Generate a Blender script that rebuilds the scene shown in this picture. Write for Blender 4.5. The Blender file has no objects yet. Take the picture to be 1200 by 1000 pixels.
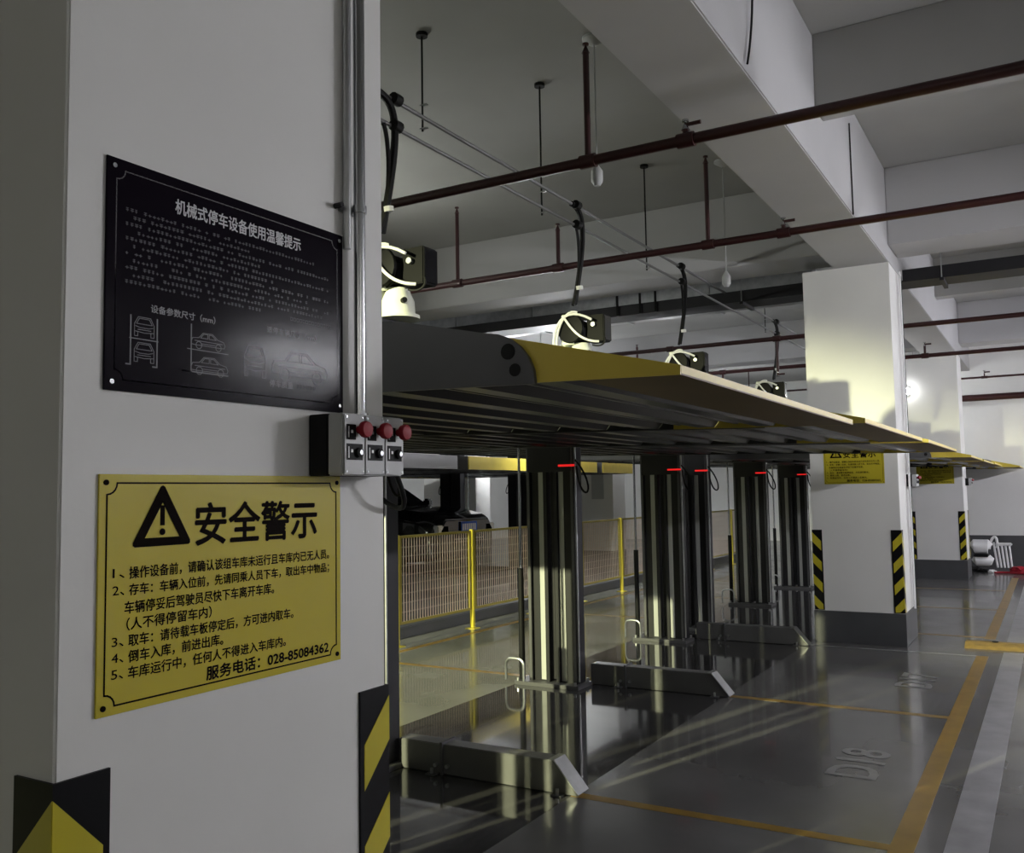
import bpy, bmesh, math, random
from mathutils import Vector, Matrix, Euler
R = math.radians
random.seed(7)
S = bpy.context.scene
C = S.collection

# ---------------------------------------------------------------- camera
F_PX, YAW, PITCH, ROLL, CAM_H = 1078.3, R(30.42), R(4.14), R(-0.946), 1.5
fw = Vector((math.cos(YAW)*math.cos(PITCH), math.sin(YAW)*math.cos(PITCH), math.sin(PITCH)))
rt = Vector((math.sin(YAW), -math.cos(YAW), 0)); up = rt.cross(fw)
r2 = math.cos(ROLL)*rt + math.sin(ROLL)*up
u2 = -math.sin(ROLL)*rt + math.cos(ROLL)*up
cam = bpy.data.cameras.new('camera'); camo = bpy.data.objects.new('camera', cam); C.objects.link(camo)
m = Matrix((r2, u2, -fw)).transposed().to_4x4(); m.translation = Vector((0, 0, CAM_H)); camo.matrix_world = m
cam.sensor_fit = 'HORIZONTAL'; cam.sensor_width = 36; cam.lens = 36*F_PX/1200; cam.clip_start = .05; cam.clip_end = 200
S.camera = camo

# ---------------------------------------------------------------- world, view, lights
w = bpy.data.worlds.new('world'); S.world = w; w.use_nodes = True
w.node_tree.nodes['Background'].inputs[0].default_value = (.8, .82, .9, 1)
w.node_tree.nodes['Background'].inputs[1].default_value = .10
S.view_settings.view_transform = 'Standard'; S.view_settings.look = 'None'
S.view_settings.gamma = 1; S.view_settings.use_curve_mapping = False
S.view_settings.exposure = 0.0

TUBE_AISLE, TUBE_END, TUBE_LEFT, TUBE_FAR, TUBE_BACK, FLOOD = 290.0, 700.0, 75.0, 520.0, 60.0, 12500.0
TUBE_NEAR, TUBE_ONE, TUBE_MID, TUBE_CORR, TUBE_SMALL = 8.0, 20.0, 690.0, 400.0, 110.0

def spot(name, loc, target, power, half, blend, col, size):
    l = bpy.data.lights.new(name, 'SPOT'); l.energy = power; l.spot_size = 2*R(half); l.spot_blend = blend
    l.color = col; l.shadow_soft_size = size
    o = bpy.data.objects.new(name, l); C.objects.link(o); o.location = loc
    o.rotation_euler = (Vector(target)-Vector(loc)).to_track_quat('-Z', 'Y').to_euler()
    return o
# the work floodlight standing behind the first column, low in the bay rows
FL = Vector((-6.0, 5.3, 3.5))
az, el = R(-8.5), R(-18.3)
spot('flood_light', FL, FL+Vector((math.cos(az)*math.cos(el), math.sin(az)*math.cos(el), math.sin(el))), FLOOD, 18, .42, (1, 1, .60), .05)

# ---------------------------------------------------------------- materials
MATS = {}
def mat(name, col, rough=.5, metal=0, spec=.5, noise=0, nscale=8, bump=0, bscale=60, emit=None, estr=0, rnoise=0, coat=0):
    if name in MATS: return MATS[name]
    mm = bpy.data.materials.new(name); mm.use_nodes = True; nt = mm.node_tree; b = nt.nodes['Principled BSDF']
    b.inputs['Base Color'].default_value = (*col, 1); b.inputs['Roughness'].default_value = rough
    b.inputs['Metallic'].default_value = metal; b.inputs['Specular IOR Level'].default_value = spec
    b.inputs['Coat Weight'].default_value = coat
    tc = nt.nodes.new('ShaderNodeTexCoord')
    if noise or rnoise:
        n = nt.nodes.new('ShaderNodeTexNoise'); n.inputs['Scale'].default_value = nscale; n.inputs['Detail'].default_value = 5
        nt.links.new(tc.outputs['Object'], n.inputs['Vector'])
        if noise:
            r = nt.nodes.new('ShaderNodeMapRange'); r.inputs[1].default_value = .3; r.inputs[2].default_value = .7
            r.inputs[3].default_value = 1-noise; r.inputs[4].default_value = 1+noise
            nt.links.new(n.outputs[0], r.inputs[0])
            h = nt.nodes.new('ShaderNodeHueSaturation'); h.inputs['Color'].default_value = (*col, 1)
            nt.links.new(r.outputs[0], h.inputs['Value']); nt.links.new(h.outputs[0], b.inputs['Base Color'])
        if rnoise:
            r = nt.nodes.new('ShaderNodeMapRange'); r.inputs[1].default_value = .3; r.inputs[2].default_value = .7
            r.inputs[3].default_value = max(0, rough-rnoise); r.inputs[4].default_value = rough+rnoise
            nt.links.new(n.outputs[0], r.inputs[0]); nt.links.new(r.outputs[0], b.inputs['Roughness'])
    if bump:
        n = nt.nodes.new('ShaderNodeTexNoise'); n.inputs['Scale'].default_value = bscale; n.inputs['Detail'].default_value = 4
        nt.links.new(tc.outputs['Object'], n.inputs['Vector'])
        bp = nt.nodes.new('ShaderNodeBump'); bp.inputs['Strength'].default_value = bump; bp.inputs['Distance'].default_value = .01
        nt.links.new(n.outputs[0], bp.inputs['Height']); nt.links.new(bp.outputs[0], b.inputs['Normal'])
    if emit:
        b.inputs['Emission Color'].default_value = (*emit, 1); b.inputs['Emission Strength'].default_value = estr
    MATS[name] = mm; return mm

WHITE = mat('white_wall_paint', (.74, .74, .72), .55, noise=.05, nscale=1.2, bump=.06, bscale=25)
BEAM = mat('beam_plaster', (.41, .41, .415), .65, noise=.06, nscale=.9, bump=.06, bscale=14)
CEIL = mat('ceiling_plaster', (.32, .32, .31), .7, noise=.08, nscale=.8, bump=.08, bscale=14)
FLOOR = mat('grey_epoxy_floor', (.115, .114, .113), .20, noise=.22, nscale=.9, rnoise=.07, bump=.015, bscale=6, coat=.15)
PLINTH = mat('grey_plinth_paint', (.06, .062, .066), .45, noise=.1, nscale=4)
LINEW = mat('white_floor_paint', (.27, .27, .28), .3, noise=.2, nscale=6)
LINEY = mat('yellow_floor_paint', (.25, .155, .03), .3, noise=.22, nscale=6)
BLACK = mat('black_enamel', (.008, .008, .01), .12)
BLACKD = mat('black_casting', (.0035, .0035, .004), .5, spec=.1)
BLACKM = mat('black_rubber', (.006, .006, .006), .6, spec=.2)
YELG = mat('reflective_yellow', (.50, .43, .02), .3)
YELS = mat('sign_yellow', (.52, .44, .03), .22)
YELP = mat('platform_yellow', (.60, .47, .06), .4, noise=.06, nscale=5)
INK = mat('sign_ink', (.006, .004, .003), .8, spec=.05)
GREYP = mat('graphite_steel', (.075, .075, .078), .42, noise=.06, nscale=5)
DARKP = mat('dark_steel', (.014, .014, .016), .5, spec=.3, noise=.1, nscale=7)
DECK = mat('galvanised_dark_deck', (.016, .016, .018), .30, metal=.5)
CHROME = mat('chrome_steel', (.55, .56, .58), .22, metal=1)
GALV = mat('galvanised_steel', (.42, .43, .43), .36, metal=.9, noise=.15, nscale=12)
REDPIPE = mat('red_pipe_paint', (.036, .008, .009), .4, noise=.15, nscale=9)
WHITEP = mat('cream_enamel', (.75, .77, .66), .35)
WHITEC = mat('white_plastic', (.78, .78, .78), .4)
GREYB = mat('light_grey_plastic', (.42, .43, .43), .42)
REDB = mat('red_plastic', (.26, .008, .018), .5, spec=.25)
LED = mat('red_indicator', (.5, .02, .02), .4, emit=(1, .02, .02), estr=.7)
TUBEM = mat('tube_lamp_aisle', (1, 1, 1), .5, emit=(.98, .96, 1), estr=TUBE_AISLE)
TUBEN = mat('tube_lamp_near', (1, 1, 1), .5, emit=(.98, .96, 1), estr=TUBE_NEAR)
TUBEO = mat('tube_lamp_one', (1, 1, 1), .5, emit=(.98, .96, 1), estr=TUBE_ONE)
TUBEC = mat('fill_tube_corridor', (1, 1, 1), .5, emit=(.96, .97, .90), estr=TUBE_CORR)
TUBES = mat('tube_lamp_small', (1, 1, 1), .5, emit=(.95, .97, 1), estr=TUBE_SMALL)
TUBED = mat('tube_lamp_mid', (1, 1, 1), .5, emit=(.95, .94, 1), estr=TUBE_MID)
TUBEE = mat('tube_lamp_end', (1, 1, 1), .5, emit=(.90, .89, 1), estr=TUBE_END)
TUBEL = mat('fill_tube_left', (1, 1, 1), .5, emit=(.93, 1, .80), estr=TUBE_LEFT)
TUBEF = mat('fill_tube_far', (1, 1, 1), .5, emit=(.95, .97, 1), estr=TUBE_FAR)
TUBEB = mat('tube_lamp_back', (1, 1, 1), .5, emit=(1, .97, .9), estr=TUBE_BACK)
GLASS = mat('dark_car_glass', (.01, .01, .012), .05)
CARP = mat('black_car_paint', (.012, .012, .014), .12, coat=1)
BLUE = mat('blue_sign', (.02, .10, .55), .4)
SILV = mat('sign_silver_ink', (.32, .32, .34), .5)
DIM = mat('sign_faint_ink', (.10, .10, .115), .5)
WIRE = mat('fence_wire', (.66, .54, .42), .5)
YELF = mat('fence_yellow', (.62, .52, .04), .4)

# ---------------------------------------------------------------- helpers
def box(bm, x0, x1, y0, y1, z0, z1, rot=None):
    vs = [bm.verts.new(Vector(v)) for v in ((x0,y0,z0),(x1,y0,z0),(x1,y1,z0),(x0,y1,z0),(x0,y0,z1),(x1,y0,z1),(x1,y1,z1),(x0,y1,z1))]
    if rot:
        for v in vs: v.co = rot @ v.co
    for f in ((3,2,1,0),(4,5,6,7),(0,1,5,4),(1,2,6,5),(2,3,7,6),(3,0,4,7)): bm.faces.new([vs[i] for i in f])
    return bm
def prism(bm, pts, axis, a, b):
    """extrude a closed outline (u,v) along axis: 'x' -> (u,v)=(y,z), 'y' -> (x,z), 'z' -> (x,y)"""
    def P(u, v, t): return {'x': (t,u,v), 'y': (u,t,v), 'z': (u,v,t)}[axis]
    A = [bm.verts.new(P(u,v,a)) for u,v in pts]; B = [bm.verts.new(P(u,v,b)) for u,v in pts]
    bm.faces.new(A); bm.faces.new(B[::-1]); n = len(pts)
    for i in range(n): bm.faces.new((A[i], B[i], B[(i+1)%n], A[(i+1)%n]))
    bmesh.ops.recalc_face_normals(bm, faces=bm.faces); return bm
def tube(bm, pts, r, seg=10, caps=True):
    pts = [Vector(p) for p in pts]; rings = []; prev = None
    for i, p in enumerate(pts):
        d = (pts[min(i+1, len(pts)-1)]-pts[max(i-1, 0)]).normalized()
        if prev is None: a = d.orthogonal().normalized()
        else: a = (prev-d*prev.dot(d)).normalized()
        prev = a; b = d.cross(a)
        rr = r[i] if isinstance(r, (list, tuple)) else r
        rings.append([bm.verts.new(p+rr*(math.cos(t)*a+math.sin(t)*b)) for t in (2*math.pi*k/seg for k in range(seg))])
    for A, B in zip(rings, rings[1:]):
        for k in range(seg): bm.faces.new((A[k], A[(k+1)%seg], B[(k+1)%seg], B[k]))
    if caps: bm.faces.new(rings[0][::-1]); bm.faces.new(rings[-1])
    return bm
def bez(p, n=14):
    out = []
    for i in range(n+1):
        q = [Vector(x) for x in p]; t = i/n
        while len(q) > 1: q = [a.lerp(b, t) for a, b in zip(q, q[1:])]
        out.append(q[0])
    return out
def BM(): return bmesh.new()
def obj(name, bm, material, parent=None, loc=None, smooth=False, bevel=0):
    if bevel: bmesh.ops.bevel(bm, geom=list(bm.edges), offset=bevel, segments=2, affect='EDGES', clamp_overlap=True)
    me = bpy.data.meshes.new(name); bm.to_mesh(me); bm.free()
    if smooth:
        for p in me.polygons: p.use_smooth = True
        me.set_sharp_from_angle(angle=R(40))
    me.materials.append(material)
    o = bpy.data.objects.new(name, me); C.objects.link(o)
    if parent: o.parent = parent
    if loc: o.location = loc
    return o
def bx(name, d, material, parent=None, bevel=0, loc=None): return obj(name, box(BM(), *d), material, parent, loc, bevel=bevel)
def tag(o, label, cat, group=None):
    o['label'] = label; o['category'] = cat
    if group: o['group'] = group
    return o
def thing(name, label, cat, loc=(0,0,0), rot=(0,0,0), group=None):
    o = bpy.data.objects.new(name, None); C.objects.link(o); o.location = loc; o.rotation_euler = rot
    o.empty_display_size = .1
    return tag(o, label, cat, group)
def struct(o): o['kind'] = 'structure'; return o
def dup(root, loc, rotz=0, label=None, rot=None):
    r = root.copy(); C.objects.link(r); r.location = loc; r.rotation_euler = rot if rot else (0, 0, rotz)
    if label: r['label'] = label
    for ch in list(root.children):
        c = ch.copy(); C.objects.link(c); c.parent = r
        for g in list(ch.children):
            d = g.copy(); C.objects.link(d); d.parent = c
    return r
def strokes(bm, pts, wd, z=0, th=.0004, closed=False):
    """flat stroke polyline in the local XY plane (z = outwards)"""
    pts = [Vector((p[0], p[1])) for p in pts]
    if closed: pts.append(pts[0])
    for a, b in zip(pts, pts[1:]):
        d = (b-a); L = d.length
        if L < 1e-6: continue
        d /= L; n = Vector((-d.y, d.x))*wd/2; a2 = a-d*wd*.4; b2 = b+d*wd*.4
        q = [a2-n, b2-n, b2+n, a2+n]
        lo = [bm.verts.new((v.x, v.y, z)) for v in q]; hi = [bm.verts.new((v.x, v.y, z+th)) for v in q]
        bm.faces.new(hi); bm.faces.new(lo[::-1])
        for i in range(4): bm.faces.new((lo[i], lo[(i+1)%4], hi[(i+1)%4], hi[i]))
    return bm
TXT = {}
def text(s, x, y, wd, h, material, parent, z=.0006, bold=0.0, name='lettering', shear=0):
    """text laid in the local XY plane, its ink fitted to the box x, y (lower left), wd, h"""
    cu = bpy.data.curves.new('t', 'FONT'); cu.body = s; cu.size = 1; cu.extrude = 0; cu.resolution_u = 3
    to = bpy.data.objects.new('t', cu); C.objects.link(to); dg = bpy.context.evaluated_depsgraph_get()
    me = bpy.data.meshes.new_from_object(to.evaluated_get(dg)); bpy.data.objects.remove(to); bpy.data.curves.remove(cu)
    xs = [v.co.x for v in me.vertices]; ys = [v.co.y for v in me.vertices]
    x0, x1, y0, y1 = min(xs), max(xs), min(ys), max(ys)
    sx = wd/(x1-x0); sy = h/(y1-y0)
    for v in me.vertices: v.co = Vector((x+(v.co.x-x0)*sx, y+(v.co.y-y0)*sy, z))
    if bold:                                            # heavier strokes: a few copies of the glyphs a hair apart
        bm = BM(); d = bold*min(sx, sy)
        for k, (dx, dy) in enumerate(((0, 0), (-d, 0), (d, 0), (0, d), (0, -d), (d*.7, d*.7), (-d*.7, -d*.7))):
            n0 = len(bm.verts); bm.from_mesh(me); bm.verts.ensure_lookup_table()
            for v in bm.verts[n0:]: v.co += Vector((dx, dy, k*6e-5))
        bm.to_mesh(me); bm.free()
    me.materials.clear(); me.materials.append(material); me.name = name
    o = bpy.data.objects.new(name, me); C.objects.link(o); o.parent = parent
    return o

# ================================================================= STRUCTURE
XE, YW0, YW1 = 19.35, -7.0, 16.0
floor = struct(bx('floor', (-9, 27, YW0, YW1, -.15, 0), FLOOR))
struct(bx('ceiling', (-9, 27, YW0, YW1, 4.6, 4.75), CEIL))
struct(bx('wall_far', (XE, XE+.2, YW0, 3.2, 0, 4.6), WHITE))
struct(bx('wall_far_return', (XE+.2, 27, 3.0, 3.2, 0, 4.6), WHITE))
struct(bx('wall_back', (27, 27.2, 3.2, YW1, 0, 4.6), WHITE))
struct(bx('wall_left', (-9, 27, YW1, YW1+.2, 0, 4.6), WHITE))
struct(bx('wall_right', (-9, 27, YW0-.2, YW0, 0, 4.6), WHITE))
struct(bx('wall_near', (-9.2, -9, YW0, YW1, 0, 4.6), WHITE))
struct(bx('baseboard_far', (XE-.015, XE-.001, YW0, 3.2, 0, .57), PLINTH))

# beams
bm = BM(); box(bm, -9, XE, 1.278, 1.79, 3.67, 4.6); struct(obj('trim_1', bm, BEAM, bevel=.008))
for i, (x0, x1, zb) in enumerate(((-7.7, -7.1, 3.84), (.95, 1.5, 3.84), (9.42, 10.05, 3.84), (17.15, 17.7, 3.90))):
    for s, (y0, y1) in enumerate(((YW0, 1.278), (1.79, YW1))):
        struct(bx('trim_%d' % (2+2*i+s), (x0, x1, y0, y1, zb, 4.6), BEAM, bevel=.008))
for i, (x0, x1) in enumerate(((6.32, 6.56), (13.6, 13.84))):
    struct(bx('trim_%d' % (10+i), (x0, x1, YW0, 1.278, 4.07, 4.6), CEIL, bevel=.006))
# kerb behind the fence
struct(bx('trim_12', (5.5, 20, 5.95, 6.2, 0, .12), PLINTH, bevel=.01))

# floor paint lines and toned strips (thin films, children of the floor)
def paint(name, x0, x1, y0, y1, material, z=.0015):
    return bx(name, (x0, x1, y0, y1, .0002, z), material, floor)
paint('lane_line', -3, 9.45, .31, .47, LINEW); paint('lane_line', 9.98, 19.1, .31, .47, LINEW)
paint('bay_line', -3, 9.17, .575, .672, LINEY); paint('bay_line', 10.2, 17.0, .575, .672, LINEY)
BAYF = mat('dark_bay_strip', (.040, .039, .040), .09, noise=.15, nscale=2, coat=.3, rnoise=.04)  # darker, glossier floor tone under the lifts
REARF = mat('pale_rear_strip', (.20, .205, .17), .16, noise=.14, nscale=1.5, rnoise=.06, coat=.2)  # paler, greener floor tone behind the posts
bx('bay_strip', (-1.5, 17.2, 2.14, 3.74, .0001, .0009), BAYF, floor); bx('rear_strip', (-1.5, 19.3, 3.74, 5.93, .0001, .0009), REARF, floor)
for x in (1.75, 4.19, 6.67, 10.3, 12.6, 14.9):
    paint('bay_line', x-.035, x+.035, .672, 2.14, LINEY, .0012); paint('bay_line', x-.035, x+.035, 3.76, 5.45, LINEY, .0014)
paint('bay_line', 9.14, 9.18, .672, 2.14, mat('faded_floor_paint', (.22, .22, .22), .3), .0012)
paint('bay_line', 6.0, 17, 5.45, 5.53, LINEY, .0014)
for s, x in (('D18', 5.1), ('D17', 7.55)):
    e = text(s, 0, 0, .56, .25, mat('worn_white_paint', (.2, .2, .2), .3), floor, z=0, bold=.02, name='bay_number')
    e.location = (x, .87, .0018)

# ================================================================= COLUMNS
def guard_bands(bm, side, z0, z1, w, zoff, period=.205, thick=.093, rise=.088):
    """yellow bands on one leg of a corner guard; local u runs from the corner (0) to w"""
    k = zoff
    while k > z0-thick-.2:
        # top edge at corner k, falling to k-rise at u=w
        pts = [(0, k), (w, k-rise), (w, k-rise-thick), (0, k-thick)]
        # clip by z range
        def clip(ps, lim, keep_above):
            out = []
            for i in range(len(ps)):
                a, b = ps[i], ps[(i+1)%len(ps)]
                ina = a[1] >= lim if keep_above else a[1] <= lim; inb = b[1] >= lim if keep_above else b[1] <= lim
                if ina: out.append(a)
                if ina != inb:
                    t = (lim-a[1])/(b[1]-a[1]); out.append((a[0]+t*(b[0]-a[0]), lim))
            return out
        pts = clip(pts, z0+.006, True)
        if len(pts) > 2: pts = clip(pts, z1-.006, False)
        if len(pts) > 2: yield pts
        k -= period
GUARD = mat('guard_rubber', (.006, .006, .007), .4, spec=.12)
def corner_guard(col, cx, cy, sx, sy, z0=.31, z1=1.09, w=.09, zoff=1.067):
    """L shaped rubber guard at column corner (cx,cy); legs run along +sx x and +sy y"""
    t = .005; bm = BM()
    xa, xb = sorted((cx-sx*t, cx+sx*w)); ya, yb = sorted((cy-sy*t, cy))
    box(bm, xa, xb, ya, yb, z0, z1)
    xa, xb = sorted((cx-sx*t, cx)); ya, yb = sorted((cy, cy+sy*w))
    box(bm, xa, xb, ya, yb, z0, z1)
    g = obj('corner_guard', bm, GUARD, col)
    for pts in guard_bands(None, 0, z0, z1, w-.012, zoff):
        bm = BM(); prism(bm, [(cx+sx*(u if u > 0 else -t), v) for u, v in pts], 'y', *sorted((cy-sy*(t+.0012), cy-sy*t)))
        obj('yellow_band', bm, YELG, g)
        bm = BM(); prism(bm, [(cy+sy*(u if u > 0 else -t), v) for u, v in pts], 'x', *sorted((cx-sx*(t+.0012), cx-sx*t)))
        obj('yellow_band', bm, YELG, g)
def column(name, label, x0, x1, y0, y1, guards=True, z1=4.6):
    c = thing(name, label, 'column', ((x0+x1)/2, (y0+y1)/2, 0))
    ox, oy = (x0+x1)/2, (y0+y1)/2
    bm = BM(); box(bm, x0-ox, x1-ox, y0-oy, y1-oy, 0, z1); obj('shaft', bm, WHITE, c, bevel=.004)
    bm = BM(); box(bm, x0-ox-.012, x1-ox+.012, y0-oy-.012, y1-oy+.012, 0, .305); obj('plinth', bm, PLINTH, c, bevel=.003)
    if guards:
        for cx, sx in ((x0-ox, 1), (x1-ox, -1)):
            for cy, sy in ((y0-oy, 1), (y1-oy, -1)): corner_guard(c, cx, cy, sx, sy)
    return c
c1 = column('column', 'nearest white column carrying the black and yellow signs', .84, 1.61, 1.275, 2.09, z1=3.67)
c2 = column('column', 'middle white column standing just past the third platform of the row', 9.4, 10.15, 1.275, 2.09, z1=3.67)
c3 = column('column', 'white column beside the far wall, behind the middle column', 16.47, 17.21, 1.275, 2.09, z1=3.67)
cA = column('column', 'distant column behind the fence carrying a grey poster', 17.1, 17.7, 7.7, 8.42, False, 3.9)
cB = column('column', 'distant bright column with a small blue sign on it', 20.4, 21.0, 11.15, 11.64, False, 3.9)
cC = column('column', 'distant pale column seen over the parked black car', 17.1, 17.7, 11.0, 12.4, False, 3.9)
tag(bx('poster', (17.085, 17.095, 7.9, 8.17, 1.35, 1.9), GREYB), 'grey poster on the distant column behind the fence', 'poster')
bs = thing('blue_sign', 'small blue square sign with a white letter on distant bright column', 'sign', (20.39, 11.55, 1.63), (R(90), 0, R(-90)))
bx('panel', (0, .26, 0, .2, 0, .006), BLUE, bs); text('G', .07, .05, .11, .10, WHITEC, bs, z=.008, bold=.02)

# ================================================================= SIGNS
def frame_line(bm, w, h, ins, notch, wd):
    pts = []
    for cx, cy, a0 in ((ins, h-ins, 0), (w-ins, h-ins, 1), (w-ins, ins, 2), (ins, ins, 3)):
        arc = []
        for k in range(6):
            t = R(90*k/5); dx, dy = notch*math.sin(t), notch*math.cos(t)
            # quarter circle cut into the corner
            if a0 == 0: arc.append((cx+notch*math.sin(t), cy-notch*math.cos(t)))
            if a0 == 1: arc.append((cx-notch*math.cos(t), cy-notch*math.sin(t)))
            if a0 == 2: arc.append((cx-notch*math.sin(t), cy+notch*math.cos(t)))
            if a0 == 3: arc.append((cx+notch*math.cos(t), cy+notch*math.sin(t)))
        pts += arc
    return strokes(bm, pts, wd, .0036, closed=True)
SW, SH = .558, .372
def disc(bm, x, y, r, z, th=.001, n=14):
    return prism(bm, [(x+r*math.cos(2*math.pi*k/n), y+r*math.sin(2*math.pi*k/n)) for k in range(n)], 'z', z, z+th)
def warning_sign(label, loc, rot):
    s = thing('warning_sign', label, 'sign', loc, rot, 'yellow safety notices')
    bx('panel', (0, SW, 0, SH, 0, .0035), YELS, s, bevel=.0008)
    obj('border_line', frame_line(BM(), SW, SH, .014, .018, .0028), INK, s)
    for x, y in ((.012, .013), (SW-.012, .013), (.012, SH-.013), (SW-.012, SH-.013)):
        obj('screw', disc(BM(), x, y, .0045, .0036, .002), INK, s)
    bm = BM(); to_, ti_ = [(.118, .3545), (.1135, .352), (.0615, .2625), (.0615, .2575), (.065, .2550), (.171, .2550), (.1745, .2575), (.1745, .2625), (.1225, .352)], [(.118, .326), (.118, .326), (.084, .2690), (.084, .2690), (.084, .2690), (.152, .2690), (.152, .2690), (.152, .2690), (.118, .326)]
    O = [bm.verts.new((a, b, .0042)) for a, b in to_]; I3 = [bm.verts.new(v) for v in ((.118, .326, .0042), (.084, .269, .0042), (.152, .269, .0042))]
    im = [0, 0, 1, 1, 1, 2, 2, 2, 0]
    for q in range(9):
        a, b = q, (q+1) % 9
        if im[a] == im[b]: bm.faces.new((O[a], O[b], I3[im[a]]))
        else: bm.faces.new((O[a], O[b], I3[im[b]], I3[im[a]]))
    strokes(bm, [(.118, .318), (.118, .292)], .009, .0036); disc(bm, .118, .278, .0055, .0036)
    obj('warning_triangle', bm, INK, s)
    text('安全警示', .186, .252, .300, .072, INK, s, z=.004, bold=.022)
    rows = [('1、', '操作设备前，请确认该组车库未运行且车库内已无人员。', .208, .466), ('2、', '存车：车辆入位前，先请同乘人员下车，取出车中物品；', .181, .466),
            (None, '车辆停妥后驾驶员尽快下车离开车库。', .154, .322), (None, '（人不得停留车内）', .128, .170),
            ('3、', '取车：请待载车板停定后，方可进内取车。', .102, .365), ('4、', '倒车入库，前进出库。', .077, .192), ('5、', '车库运行中，任何人不得进入车库内。', .052, .345)]
    for n, t, y, wd in rows:
        if n: text(n, .026, y+.001, .021, .015, INK, s, z=.004, bold=.008)
        text(t, .056 if n else (.048 if t[0] == '车' else .052), y-.002, wd, .0195, INK, s, z=.004, bold=.02)
    text('服务电话：028-85084362', .212, .020, .308, .023, INK, s, z=.004, bold=.03)
    return s
Yf = 1.2745
ws1 = warning_sign('large yellow warning notice on nearest column, below black notice', (.903, Yf, 1.168), (R(90), 0, 0))
ws2 = dup(ws1, (9.3995, 1.955, 1.535), rot=(R(90), 0, R(-90)), label='yellow warning notice on the middle column, top hidden by platforms')
ws3 = dup(ws1, (16.4695, 1.955, 1.535), rot=(R(90), 0, R(-90)), label='yellow warning notice on the column beside the far wall')

bs = thing('black_notice', 'glossy black notice with silver lettering and car drawings on nearest column', 'sign', (.908, Yf, 1.672), (R(90), 0, 0))
bx('panel', (0, SW+.004, 0, SH+.004, 0, .004), mat('black_acrylic', (.008, .006, .010), .17, spec=.028, bump=.03, bscale=9), bs, bevel=.001)
obj('border_line', frame_line(BM(), SW+.004, SH+.004, .018, .016, .0018), mat('sign_grey_line', (.5, .5, .5), .5), bs)
for x, y in ((.013, .014), (SW-.009, .014), (.013, SH-.01), (SW-.009, SH-.01)):
    obj('screw', disc(BM(), x, y, .004, .004, .0025), CHROME, bs)
text('机械式停车设备使用温馨提示', .132, .314, .303, .026, mat('sign_white_ink', (.62, .62, .64), .5), bs, z=.0046, bold=.02)
rr = random.Random(3)
bm = BM()                                                            # rows of print too small to read
for k, (x0, x1) in enumerate([(.05,.47),(.05,.30),(.05,.52),(.05,.33),(.05,.52),(.05,.36),(.05,.52),(.05,.45),(.05,.52),(.05,.50),(.05,.33)]):
    y = .296-k*.0118; x = x0-.014*(k % 2 == 0)
    while x < x1:
        ww = rr.uniform(.003, .006)
        if rr.random() < .85:
            strokes(bm, [(x, y), (x+ww, y)], .0012, .0042); strokes(bm, [(x+ww/2, y-.002), (x+ww/2, y+.002)], .001, .0042)
            if rr.random() < .6: strokes(bm, [(x, y+.003), (x+ww, y+.003)], .001, .0042)
        x += .0085
o = obj('small_print', bm, DIM, bs)
text('设备参数尺寸（mm）', .085, .135, .135, .0135, SILV, bs, z=.0046, bold=.012)
text('适停车辆尺寸（mm）', .345, .139, .135, .0125, SILV, bs, z=.0046, bold=.01)
text('停车质量', .352, .037, .062, .013, SILV, bs, z=.0046, bold=.012)
bm = BM()
for x in [.426+.0095*k for k in range(6)]: strokes(bm, [(x, .041), (x+.004, .041), (x+.004, .047), (x, .047)], .0012, .0042, closed=True)
for x in [.408+.0085*k for k in range(14)]: strokes(bm, [(x, .172), (x+.005, .172), (x+.005, .178), (x, .178)], .0013, .0042, closed=True)
obj('number_row', bm, DIM, bs)
def carside(bm, x, y, s, wd=.001):
    P = lambda l: [(x+a*s, y+b*s*.42) for a, b in l]
    strokes(bm, P([(0,.35),(.04,.55),(.22,.6),(.34,.88),(.62,.9),(.78,.62),(.95,.55),(1,.35),(.98,.2),(.86,.18),(.70,.18),(.30,.18),(.14,.18),(0,.2)]), wd, .0042, closed=True)
    strokes(bm, P([(.27,.6),(.36,.83),(.48,.84),(.48,.6)]), wd, .0042, closed=True); strokes(bm, P([(.52,.6),(.52,.84),(.61,.83),(.73,.6)]), wd, .0042, closed=True)
    strokes(bm, P([(.1,.42),(.92,.42)]), wd, .0042); strokes(bm, P([(.3,.28),(.7,.28)]), wd, .0042)
    for cx in (.22, .80): strokes(bm, P([(cx+.085*math.cos(t), .18+.2*math.sin(t)) for t in [k*math.pi/5 for k in range(10)]]), wd, .0042, closed=True)
def carfront(bm, x, y, w, h, wd=.001):
    P = lambda l: [(x+a*w, y+b*h) for a, b in l]
    strokes(bm, P([(.05,.25),(.05,.6),(.22,.95),(.78,.95),(.95,.6),(.95,.25),(.5,.2)]), wd, .0042, closed=True)
    strokes(bm, P([(.14,.62),(.27,.88),(.73,.88),(.86,.62)]), wd, .0042, closed=True)
    strokes(bm, P([(.1,.5),(.3,.44),(.7,.44),(.9,.5)]), wd, .0042); strokes(bm, P([(.2,.34),(.8,.34)]), wd, .0042)
    strokes(bm, P([(.05,.25),(.05,.02),(.2,.02),(.2,.22)]), wd, .0042); strokes(bm, P([(.95,.25),(.95,.02),(.8,.02),(.8,.22)]), wd, .0042)
bm = BM(); carside(bm, .358, .052, .155, .0015); carfront(bm, .285, .05, .06, .062, .0015)
for x in (.047, .098): strokes(bm, [(x, .125), (x, .045), (x-.008, .045)], .0022, .0042)
carfront(bm, .052, .05, .042, .034); carfront(bm, .052, .092, .042, .034); strokes(bm, [(.045, .088), (.1, .088)], .0014, .0042)
strokes(bm, [(.168, .128), (.168, .046), (.15, .046), (.25, .046)], .0022, .0042); carside(bm, .168, .043, .082); carside(bm, .168, .088, .075)
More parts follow.
